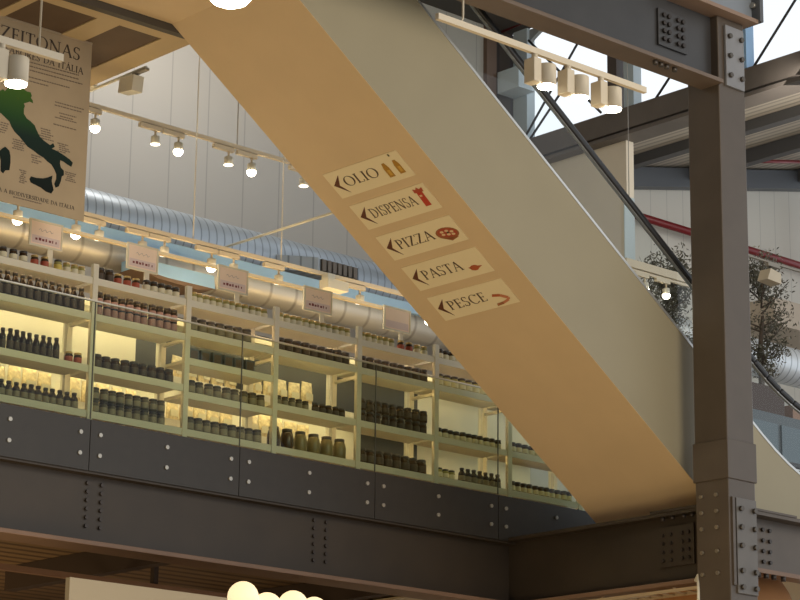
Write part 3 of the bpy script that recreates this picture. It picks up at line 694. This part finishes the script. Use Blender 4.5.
# ---- goods (prototypes are copied with shared meshes)
def lathe_multi(parts, seg=10):
    mb = MB()
    for k, prof in parts: mb.k = k; mb.lathe(prof, (0, 0, 0), seg)
    return mb
gl_dark = M('bottle_dark', (.018, .010, .006), .2); gl_grey = M('jar_green_grey', (.07, .06, .04), .3); gl_brown = M('jar_brown', (.045, .024, .011), .25)
gl_olive = M('jar_olive', (.30, .27, .09), .25); cap_d = M('cap_dark', (.03, .025, .022), .4); cap_g = M('cap_gold', (.45, .32, .12), .35, .5)
lab_w = M('label_cream', (.66, .60, .42), .6); lab_p = M('label_pink', (.32, .18, .15), .6); lab_y = M('label_yellow', (.62, .48, .10), .6); lab_r = M('label_red', (.36, .07, .03), .6); lab_g = M('label_grey', (.21, .18, .12), .6); lab_dk = M('label_dark', (.06, .04, .025), .6)
pack_m = [M('packet_cream', (.78, .58, .34), .5, 0, .45, 22), M('packet_gold', (.72, .48, .22), .5, 0, .2, 14), M('packet_white', (.85, .78, .62), .5, 0, .1, 14)]
PROTO = {}
def proto(kind):
    if kind in PROTO: return PROTO[kind]
    if kind == 'bottle':
        mb = lathe_multi([(0, [(.032, 0), (.036, .005), (.036, .15), (.033, .165), (.022, .19), (.021, .215)]), (1, [(.0364, .03), (.0367, .032), (.0367, .11), (.0364, .112)]), (2, [(.024, .212), (.024, .238), (.021, .24)])]); ms = [gl_dark, lab_dk, cap_d]
    elif kind == 'short_bottle':
        mb = lathe_multi([(0, [(.032, 0), (.036, .005), (.036, .09), (.032, .105), (.020, .12), (.019, .135)]), (1, [(.0364, .02), (.0367, .022), (.0367, .07), (.0364, .072)]), (2, [(.023, .132), (.023, .152), (.02, .154)])]); ms = [gl_dark, lab_g, cap_d]
    elif kind == 'label_bottle':
        mb = lathe_multi([(0, [(.030, 0), (.036, .004), (.037, .19), (.030, .205)]), (1, [(.0375, .02), (.0378, .022), (.0378, .085), (.0375, .087)]), (1, [(.0375, .105), (.0378, .107), (.0378, .165), (.0375, .167)]), (2, [(.034, .203), (.034, .225), (.03, .228)])]); ms = [gl_dark, lab_p, cap_d]
    elif kind in ('jar', 'brown_jar', 'olive_jar', 'label_jar', 'small_jar', 'red_jar', 'yellow_jar'):
        g0, l0, c0, s = {'jar': (gl_grey, lab_g, cap_d, 1), 'brown_jar': (gl_brown, lab_dk, cap_d, 1.02), 'olive_jar': (gl_olive, lab_w, cap_d, .95), 'label_jar': (gl_brown, lab_w, cap_d, .9), 'small_jar': (gl_olive, lab_w, cap_g, .82), 'red_jar': (gl_brown, lab_r, cap_g, .85), 'yellow_jar': (gl_olive, lab_y, cap_d, .85)}[kind]
        mb = lathe_multi([(0, [(.036*s, 0), (.043*s, .006*s), (.043*s, .085*s), (.037*s, .10*s), (.036*s, .105*s)]), (1, [(.0434*s, .02*s), (.0436*s, .021*s), (.0436*s, .072*s), (.0434*s, .073*s)]), (2, [(.039*s, .103*s), (.040*s, .105*s), (.040*s, .122*s), (.037*s, .125*s)])]); ms = [g0, l0, c0]
    elif kind == 'carton':
        mb = MB(); mb.box(-.055, .055, -.04, .04, 0, .12); mb.k = 1; mb.box(-.04, .04, -.0415, -.04, .02, .10); ms = [M('carton_blue', (.035, .05, .065), .5), lab_dk]
    elif kind == 'packet':
        mb = MB()
        pf = [(.0, .075, .004), (.02, .078, .035), (.10, .078, .042), (.19, .076, .030), (.225, .074, .006), (.25, .074, .004)]
        rings = []
        for z, hw, hd in pf:
            rings.append(mb.add([(hw*math.cos(a)*(1 if abs(math.cos(a)) > .7 else 1), hd*math.sin(a), z) for a in [2*math.pi*k/12 for k in range(12)]]))
        for a, b_ in zip(rings[:-1], rings[1:]):
            for k in range(12): mb.face([a+k, a+(k+1) % 12, b_+(k+1) % 12, b_+k], True)
        mb.face([rings[0]+k for k in reversed(range(12))]); mb.face([rings[-1]+k for k in range(12)])
        mb.k = 1; mb.box(-.05, .05, -.046, -.036, .06, .13); ms = [pack_m[0], lab_w]
    o = mb.build({'carton': 'carton', 'packet': 'pasta_packet'}.get(kind, 'bottle' if 'bottle' in kind else 'jar'), ms)
    PROTO[kind] = [o, False]; return PROTO[kind]
def put(kind, loc, label, cat, group, rot=0, scale=1):
    p = proto(kind)
    if not p[1]: o = p[0]; p[1] = True
    else: o = p[0].copy(); COL.objects.link(o)
    o.location = loc; o.rotation_euler = (0, 0, rot); o.scale = (scale,)*3
    for k in ('group',):
        if k in o: del o[k]
    return tag(o, label, cat, group)
shelfname = {'top': 'top', 'a': 'second', 'x': 'middle', 'b': 'lower', 'c': 'lowest'}
def row(i, lev, kind, n, f0, f1, desc, stack=1, dy=.06, scale=1):
    x0, x1 = BX[i]+.06, BX[i+1]-.06; z = LV(i)[lev]
    dia = {'bottle': .0735, 'short_bottle': .0735, 'label_bottle': .0757, 'carton': .112, 'jar': .0873, 'brown_jar': .089, 'olive_jar': .083, 'label_jar': .0785, 'small_jar': .0716, 'red_jar': .0742, 'yellow_jar': .0742}[kind]*scale
    n = max(1, min(n, int((x1-x0)*(f1-f0)/(dia*1.03)))); dy = max(dy, dia/2+.02)
    cat = {'carton': 'box'}.get(kind, 'bottle' if 'bottle' in kind else 'jar')
    hh = {'jar': .125, 'brown_jar': .1275, 'olive_jar': .119, 'label_jar': .1125}.get(kind, .12)*scale
    for k in range(n):
        x = x0+(x1-x0)*(f0+(f1-f0)*(k+.5)/n)
        for s in range(stack):
            lab = '%s, %s shelf of the %s' % (desc, shelfname[lev], bayname[i])
            grp = '%s row, %s shelf, %s' % (desc, shelfname[lev], bayname[i])
            if stack > 1:
                lab = '%s, %s layer, %s shelf of the %s' % (desc, ('bottom', 'upper')[s], shelfname[lev], bayname[i]); grp += ', %s layer' % ('bottom', 'upper')[s]
            put(kind, (x+random.uniform(-.003, .003), SY0+dy+random.uniform(-.004, .008), z+.0005+s*(hh+.001)), lab, cat, grp, random.uniform(-.04, .04) if kind == 'carton' else random.uniform(-.6, .6), scale*(1 if stack > 1 else random.uniform(.97, 1.02)))
# top shelf
for i, segs in enumerate(([('label_jar', 5, 0, .34, 'pale labelled jar'), ('red_jar', 4, .36, .58, 'orange labelled jar'), ('yellow_jar', 1, .64, .72, 'bright yellow jar'), ('small_jar', 4, .74, 1, 'clear pale jar')],
                          [('brown_jar', 3, 0, .2, 'small dark jar'), ('red_jar', 5, .2, .52, 'red labelled jar'), ('label_jar', 6, .55, 1, 'cream labelled jar')],
                          [('small_jar', 12, 0, 1, 'small olive jar')],
                          [('small_jar', 12, 0, 1, 'small yellow green jar')],
                          [('small_jar', 6, 0, .5, 'small green jar'), ('red_jar', 3, .55, .78, 'red topped jar'), ('small_jar', 3, .80, 1, 'small cream labelled jar')],
                          [('label_jar', 12, 0, 1, 'white labelled jar')],
                          [('label_jar', 10, 0, 1, 'white labelled jar')])):
    for kind, n, f0, f1, dsc in segs: row(i, 'top', kind, n, f0, f1, dsc, scale=1.0)
row(0, 'a', 'bottle', 14, 0, 1, 'tall dark bottle', scale=.98); row(1, 'a', 'label_bottle', 12, 0, .99, 'straight dark bottle with pinkish labels')
row(2, 'a', 'jar', 9, 0, .80, 'squat green grey jar', scale=1.15); row(3, 'a', 'brown_jar', 11, 0, 1, 'dark brown jar', scale=1.1)
row(4, 'a', 'brown_jar', 11, 0, 1, 'dark brown jar', scale=1.1); row(5, 'a', 'olive_jar', 11, 0, 1, 'green olive jar', scale=1.15); row(6, 'a', 'olive_jar', 10, 0, 1, 'green olive jar')
row(2, 'x', 'carton', 7, 0, .85, 'dark blue carton')
row(0, 'b', 'bottle', 11, 0, .74, 'dark bottle with slim neck', scale=.86); row(0, 'b', 'red_jar', 3, .80, 1, 'reddish brown jar')
row(1, 'b', 'brown_jar', 11, 0, .97, 'dark brown jar', scale=1.05); row(2, 'b', 'jar', 10, 0, 1, 'grey green jar', scale=1.05)
row(3, 'b', 'jar', 5, 0, .45, 'grey green jar', scale=.8); row(3, 'b', 'brown_jar', 5, .5, .95, 'low brown jar', scale=.8)
row(4, 'b', 'brown_jar', 9, 0, 1, 'dark jar', 2, scale=.95); row(5, 'b', 'label_jar', 13, 0, 1, 'small jar with white label', scale=.95); row(6, 'b', 'label_jar', 10, 0, 1, 'small jar with white label')
row(0, 'c', 'short_bottle', 13, 0, .98, 'short dark bottle', scale=1.0); row(1, 'c', 'jar', 9, 0, .88, 'grey green jar', 2, scale=.95)
row(2, 'c', 'jar', 10, 0, .97, 'grey green jar', scale=1.1)
row(4, 'c', 'brown_jar', 11, 0, 1, 'dark brown jar', scale=1.25); row(5, 'c', 'short_bottle', 13, .35, 1, 'short dark bottle'); row(5, 'c', 'olive_jar', 3, 0, .3, 'low green jar', scale=.9)
row(6, 'c', 'label_jar', 12, 0, 1, 'dark jar with pale label')
# big preserve jars in the fourth bay
for k in range(6):
    x = BX[3]+.08+.165*k; z = LV(3)['c']+.0005
    t = thing('preserve_jar', '%s large preserve jar from the left on the lowest shelf of the fourth bay' % nth[k], 'jar', (x, SY0+.09, z), 'large preserve jars on the lowest shelf')
    MB().lathe([(.05, z), (.064, z+.012), (.066, z+.12), (.055, z+.165), (.046, z+.18)], (x, SY0+.09, 0), 14).build('glass_body', [gl_brown, M('preserve_glass', (.17, .135, .06), .25)][k > 1], t)
    MB().lathe([(.05, z+.178), (.051, z+.18), (.051, z+.205), (.048, z+.208)], (x, SY0+.09, 0), 14).build('lid', cap_d, t)

# shelf-top signs
ords = ['leftmost', 'second from left', 'middle', 'fourth from left', 'rightmost']
pink = M('sign_pinkish', (.88, .68, .53), .6, 0, .03, 4); silver = M('frame_cream', (.70, .63, .47), .4)
for i, (xa, xb) in enumerate(((11.435, 11.79), (12.505, 12.86), (13.565, 13.93), (14.63, 14.995), (15.68, 16.045))):
    t = thing('shelf_sign', '%s of the five pink framed signs standing on the top shelf' % ords[i], 'sign', ((xa+xb)/2, 17.5, 7.41), 'pink framed signs on the top shelf')
    MB().box(xa+.012, xb-.012, 17.5, 17.512, 7.645, 7.865).build('board', pink, t)
    fr = MB()
    for q in ((xa, xb, 7.632, 7.65), (xa, xb, 7.862, 7.88), (xa, xa+.016, 7.65, 7.862), (xb-.016, xb, 7.65, 7.862)): fr.box(q[0], q[1], 17.494, 17.516, q[2], q[3])
    fr.build('frame', silver, t)
    MB().box((xa+xb)/2+.03, (xa+xb)/2+.085, 17.503, 17.514, 7.411, 7.635).build('stem', silver, t)
    MB().box(xa+.03, xb-.03, 17.4985, 17.5, 7.665, 7.735).build('lower_band', M('sign_pink_band', (.72, .56, .52), .6), t)
    if i < 4:
        for k, w in enumerate((.022, .026, .024, .016, .024, .01, .01)): MB().box(xa+.065+.036*k, xa+.065+.036*k+w, 17.4965, 17.4985, 7.69, 7.71+.006*(k % 2)).build('printed_mark', M('dark_red_ink', (.20, .04, .04), .6), t)
        mk = MB()
        for k in range(9): mk.beam((xa+.10+.017*k, 17.4985, 7.79+.014*math.sin(k*2.1)), (xa+.10+.017*(k+1), 17.4985, 7.79+.014*math.sin((k+1)*2.1)), .002, .004)
        mk.build('script_flourish', M('faint_red', (.50, .40, .36), .6), t)

# rear shelving with pasta packets, seen through the gaps
RY = 18.6; rb = thing('rear_shelf_unit', 'white rear shelving glowing with pasta packets seen through the front shelves', 'shelf unit', (11.5, RY, 5.7))
RXS = [11.55, 12.65, 13.75, 14.85, 15.95, 17.05, 18.15, 19.25]
for x in RXS:
    MB().box(x-.03, x+.03, RY+.0, RY+.05, 5.7, 7.75).build('post', whitep, rb)
ZA, ZB, ZD = 6.60, 7.03, 7.62
for z in (ZA, ZB, ZD):
    so = MB().box(11.55, 19.25, RY+.02, RY+.35, z-.03, z).build('shelf', whitep, rb)
    MB().box(11.55, 19.25, RY+.0, RY+.02, z-.07, z).build('lip', whitep, so); MB().box(11.6, 16.4, RY+.02, RY+.04, z-.045, z-.03).build('light_strip', strip_r, so)
MB().box(11.55, 13.7, RY+.36, RY+.38, 6.6, 7.6).build('back_panel', whitep, rb)
MB().box(17.5, 19.25, RY+.36, RY+.38, 6.3, 7.6).build('back_panel', whitep, rb)
MB().box(13.7, 17.5, RY+.36, RY+.38, 7.0, 7.75).build('back_panel', M('dark_back', (.05, .05, .048), .5), rb)
MB().box(16.6, 17.5, RY+.36, RY+.38, 5.7, 7.0).build('back_panel', MATS['dark_back'], rb)
MB().box(13.7, 16.6, RY+.36, RY+.38, 5.7, 7.0).build('back_panel', whitep, rb)
k = 0; x = 11.66
while x < 15.9:
    if all(abs(x-q) > .1 for q in RXS):
        put('packet', (x, RY+.14, ZA+.002), 'cream pasta packet on the low rear shelf behind the dark bottles', 'packet', 'pasta packets on the low rear shelf', random.uniform(-.25, .25), random.uniform(.9, 1.05))
    x += .168
x = 14.05
while x < 15.9:
    if all(abs(x-q) > .1 for q in RXS):
        put('packet', (x, RY+.14, ZB+.002), 'cream pasta packet on the higher rear shelf behind the grey jars', 'packet', 'pasta packets on the higher rear shelf', random.uniform(-.25, .25), random.uniform(.9, 1.05))
    x += .168

# ================================================================== BEYOND THE ESCALATOR
leaf_m = M('olive_leaf', (.13, .125, .09), .6, 0, .3, 30); bark = M('bark', (.10, .075, .055), .8, 0, .2, 20); potm = M('planter', (.30, .25, .2), .6)
def tree(label, x, y, z0, zc, rx, rh, n, seed):
    rnd = random.Random(seed); t = thing('olive_tree', label, 'tree', (x, y, z0))
    MB().lathe([(.20, z0), (.28, z0+.5), (.26, z0+.5), (.24, z0+.46)], (x, y, 0), 18).build('planter', potm, t)
    MB().tube([(x, y, z0+.45), (x+.04, y, z0+1.6), (x-.03, y+.02, zc-rh*.6), (x+.02, y, zc)], [.05, .045, .035, .02], 8).build('trunk', bark, t)
    br = MB(); tips = []
    for k in range(26):
        a = rnd.uniform(0, 6.28); h = rnd.uniform(-.8, .95); l = rx*rnd.uniform(.5, 1)*math.sqrt(max(.1, 1-h*h*.8))
        b0 = Vector((x, y, zc+rh*(h-.35)*.8)); b1 = Vector((x+l*math.cos(a), y+l*math.sin(a), zc+rh*h))
        br.tube([b0, (b0+b1)/2+Vector((0, 0, -.05)), b1], [.014, .010, .005], 5); tips.append((b0, b1))
    br.build('branches', bark, t)
    lf = MB()
    for k in range(n):
        b0, b1 = rnd.choice(tips); u = rnd.uniform(.3, 1.08); c = b0.lerp(b1, u)+Vector([rnd.gauss(0, .07) for _ in range(3)])
        d = Vector([rnd.gauss(0, 1) for _ in range(3)]).normalized(); e_ = d.cross(Vector([rnd.gauss(0, 1) for _ in range(3)])).normalized()
        L_, w = .030, .010
        i0 = lf.add([c-d*L_, c+e_*w, c+d*L_, c-e_*w]); lf.face([i0, i0+1, i0+2, i0+3])
    tag_ = lf.build('foliage', leaf_m, t); tag_['kind'] = 'stuff'
tree('olive tree seen through the escalator glass left of the column', 21.1, 18.5, 5.7, 8.7, .58, 1.05, 6500, 3)
tree('olive tree standing right of the steel column', 22.75, 18.4, 5.7, 9.25, .40, .85, 3200, 5)
pl = atY(640, 264, 17.5)
o = MB().box(19.3, 21.1, 17.5, 17.62, 9.02, 9.11).build('cream_beam', trackm); tag(o, 'cream beam behind the escalator glass below the handrail', 'beam')
o = MB().box(19.2, 20.9, 17.46, 17.49, 8.96, 8.985).build('lighting_track', trackm); tag(o, 'thin track with two small glowing spots behind the escalator glass', 'lighting track')
for i, (px, py) in enumerate(((645, 284), (666, 281))):
    p = atY(px, py, 17.475)
    make_spot('track_spotlight', ['small glowing spotlight behind the escalator glass, the left of the pair', 'small glowing spotlight behind the escalator glass, next to the steel column'][i], (p.x, 17.475, 8.972), 'spotlights behind the escalator glass', 0, True, .9)
t = thing('flood_light', 'cream box floodlight hanging in front of the red pipe, right of the column', 'floodlight', (21.95, 17.5, 9.4))
fp_ = atY(770, 278, 17.5)
MB().prism([(fp_.x-.14, 17.42, 9.32), (fp_.x+.11, 17.42, 9.30), (fp_.x+.11, 17.42, 9.43), (fp_.x-.08, 17.42, 9.46)], (0, .16, 0)).build('housing', trackm, t)
MB().box(fp_.x-.06, fp_.x+.16, 17.47, 17.52, 9.51, 9.55).build('adapter', M('projector_grey', (.35, .32, .27), .5), t)
MB().tube([(fp_.x, 17.5, 9.46), (fp_.x+.02, 17.5, 9.52)], .02, 8).build('stem', dark, t)
o = MB().box(21.0, 25, 17.48, 17.51, 9.55, 9.57).build('floodlight_track', MATS['projector_grey']); tag(o, 'thin grey track holding the box floodlight right of the column', 'lighting track')
o = MB().box(26.5, 30, 21.2, 22.0, 10.35, 10.75).build('wall_bulkhead', M('beige_bulkhead', (.50, .42, .33), .6)); tag(o, 'beige boxed ledge on the white wall at the right edge', 'ledge')
# fridge behind the landing glass
t = thing('display_cabinet', 'pale blue grey display cabinet behind the escalator landing glass', 'cabinet', (21.6, 17.3, 5.7))
MB().box(20.95, 22.6, 17.2, 17.9, 5.7, 7.62).build('body', M('cabinet_blue', (.08, .10, .11), .4), t)
for x in (21.0, 21.55, 22.08):
    MB().box(x, x+.48, 17.18, 17.2, 5.95, 7.5).build('door', M('cabinet_door', (.10, .145, .17), .3), t)
o = MB().box(21.0, 21.7, 17.25, 17.8, 7.62, 7.95).build('crate', M('crate_brown', (.07, .04, .027), .7)); tag(o, 'dark brown crate on top of the pale blue cabinet', 'crate')
o = MB().box(21.85, 22.5, 17.25, 17.8, 7.62, 7.80).build('carton', M('carton_brown', (.34, .20, .13), .7)); tag(o, 'reddish brown carton on top of the pale blue cabinet at the photo edge', 'box')
vA, vB = atY(626, 196, 18.6), atY(633, 262, 18.6)
o = MB().box(vA.x-.03, vA.x+.15, 18.6, 18.612, vB.z, vA.z).build('reflection_strip', M('reflection_pale', (.62, .72, .76), .5)); tag(o, 'pale blue white strip standing for a window reflection in the escalator glass', 'reflection')  # window reflection in the glass, modelled as a solid strip
MB().tube([(vA.x+.06, 18.606, vA.z), (vA.x+.06, 18.606, 13.75)], .005, 6).build('cord', cable_m, o)
bb = MB().box(21.62, 21.93, 21.5, 21.9, 12.78, 13.08).build('reflection_box', M('reflection_box_pale', (.62, .74, .84), .5)); tag(bb, 'pale blue box standing for a skylight reflection, under the dark cladding beside the escalator edge', 'skylight reflection')  # skylight reflection modelled as a pale box, no real unit
a_, b_ = atX(500, 32, 21.8), atX(545, 12, 21.8)
o = MB().tube([a_, b_+(b_-a_)*2], .03, 8).build('roof_pipe', red); tag(o, 'short dark red pipe under the dark roof above the window', 'pipe')

# ================================================================== UNDER THE MEZZANINE
jm = M('joist_dark', (.045, .028, .020), .7)
for i, x in enumerate((8.6, 11.8, 14.6, 17.6)):
    o = MB().box(x-.07, x+.07, 17.35, 22.35, 5.36, 5.615).build('joist', jm)
    tag(o, 'dark ceiling joist under the mezzanine, %s from the left' % ['first', 'second', 'third', 'fourth', 'fifth'][i], 'joist', 'joists under the mezzanine')
o = MB().box(6, 30, 20.2, 20.27, 5.20, 5.26).build('purlin', M('purlin_brown', (.24, .13, .07), .6)); tag(o, 'brown purlin crossing below the mezzanine ceiling at the bottom left', 'purlin')
for x in (9, 15, 21): MB().box(x-.03, x+.03, 20.23, 20.29, 5.26, 5.615).build('hanger', jm, o)
o = MB().box(6, 30, 27.0, 27.3, 4.6, 5.62).build('dropped_beam', jm); tag(o, 'dark dropped beam far behind under the mezzanine', 'beam')
t = thing('cable_tray', 'pale metal cable tray slung under the cross beam', 'cable tray', (17.0, 15.5, 4.9))
for x in (16.93, 17.16): MB().box(x, x+.02, 14.5, 16.9, 4.855, 4.885).build('side_rail', M('tray_metal', (.62, .48, .30), .4, .4), t)
for k in range(16): MB().box(16.95, 17.16, 14.55+.15*k, 14.58+.15*k, 4.86, 4.87).build('rung', MATS['tray_metal'], t)
for y in (14.9, 15.8, 16.6): MB().box(17.03, 17.05, y, y+.02, 4.885, 4.921).build('hanger', MATS['tray_metal'], t)
MB().tube([(16.93, 14.55, 4.93), (16.91, 14.50, 4.98), (16.90, 14.49, 4.8), (16.885, 14.50, 4.4)], .016, 8).build('loose_cable', whitep, t)
dc = atY(723, 627, 15.3); R_ = .72
t = tag(MB().lathe([(R_, 0), (R_, dc.z)]+[(max(.01, R_*math.cos(math.pi/2*k/10)), dc.z+R_*math.sin(math.pi/2*k/10)) for k in range(1, 11)], (dc.x, 15.3, 0), 40).build('oven_dome', M('terracotta', (.52, .24, .09), .6, 0, .06, 3)), 'orange terracotta dome seen below the beams beside the column', 'dome')
struct(MB().box(19, 33, 22.4, 22.6, 0, 5.6).build('wall_shop', M('shop_wall_cream', (.62, .52, .36), .6)))
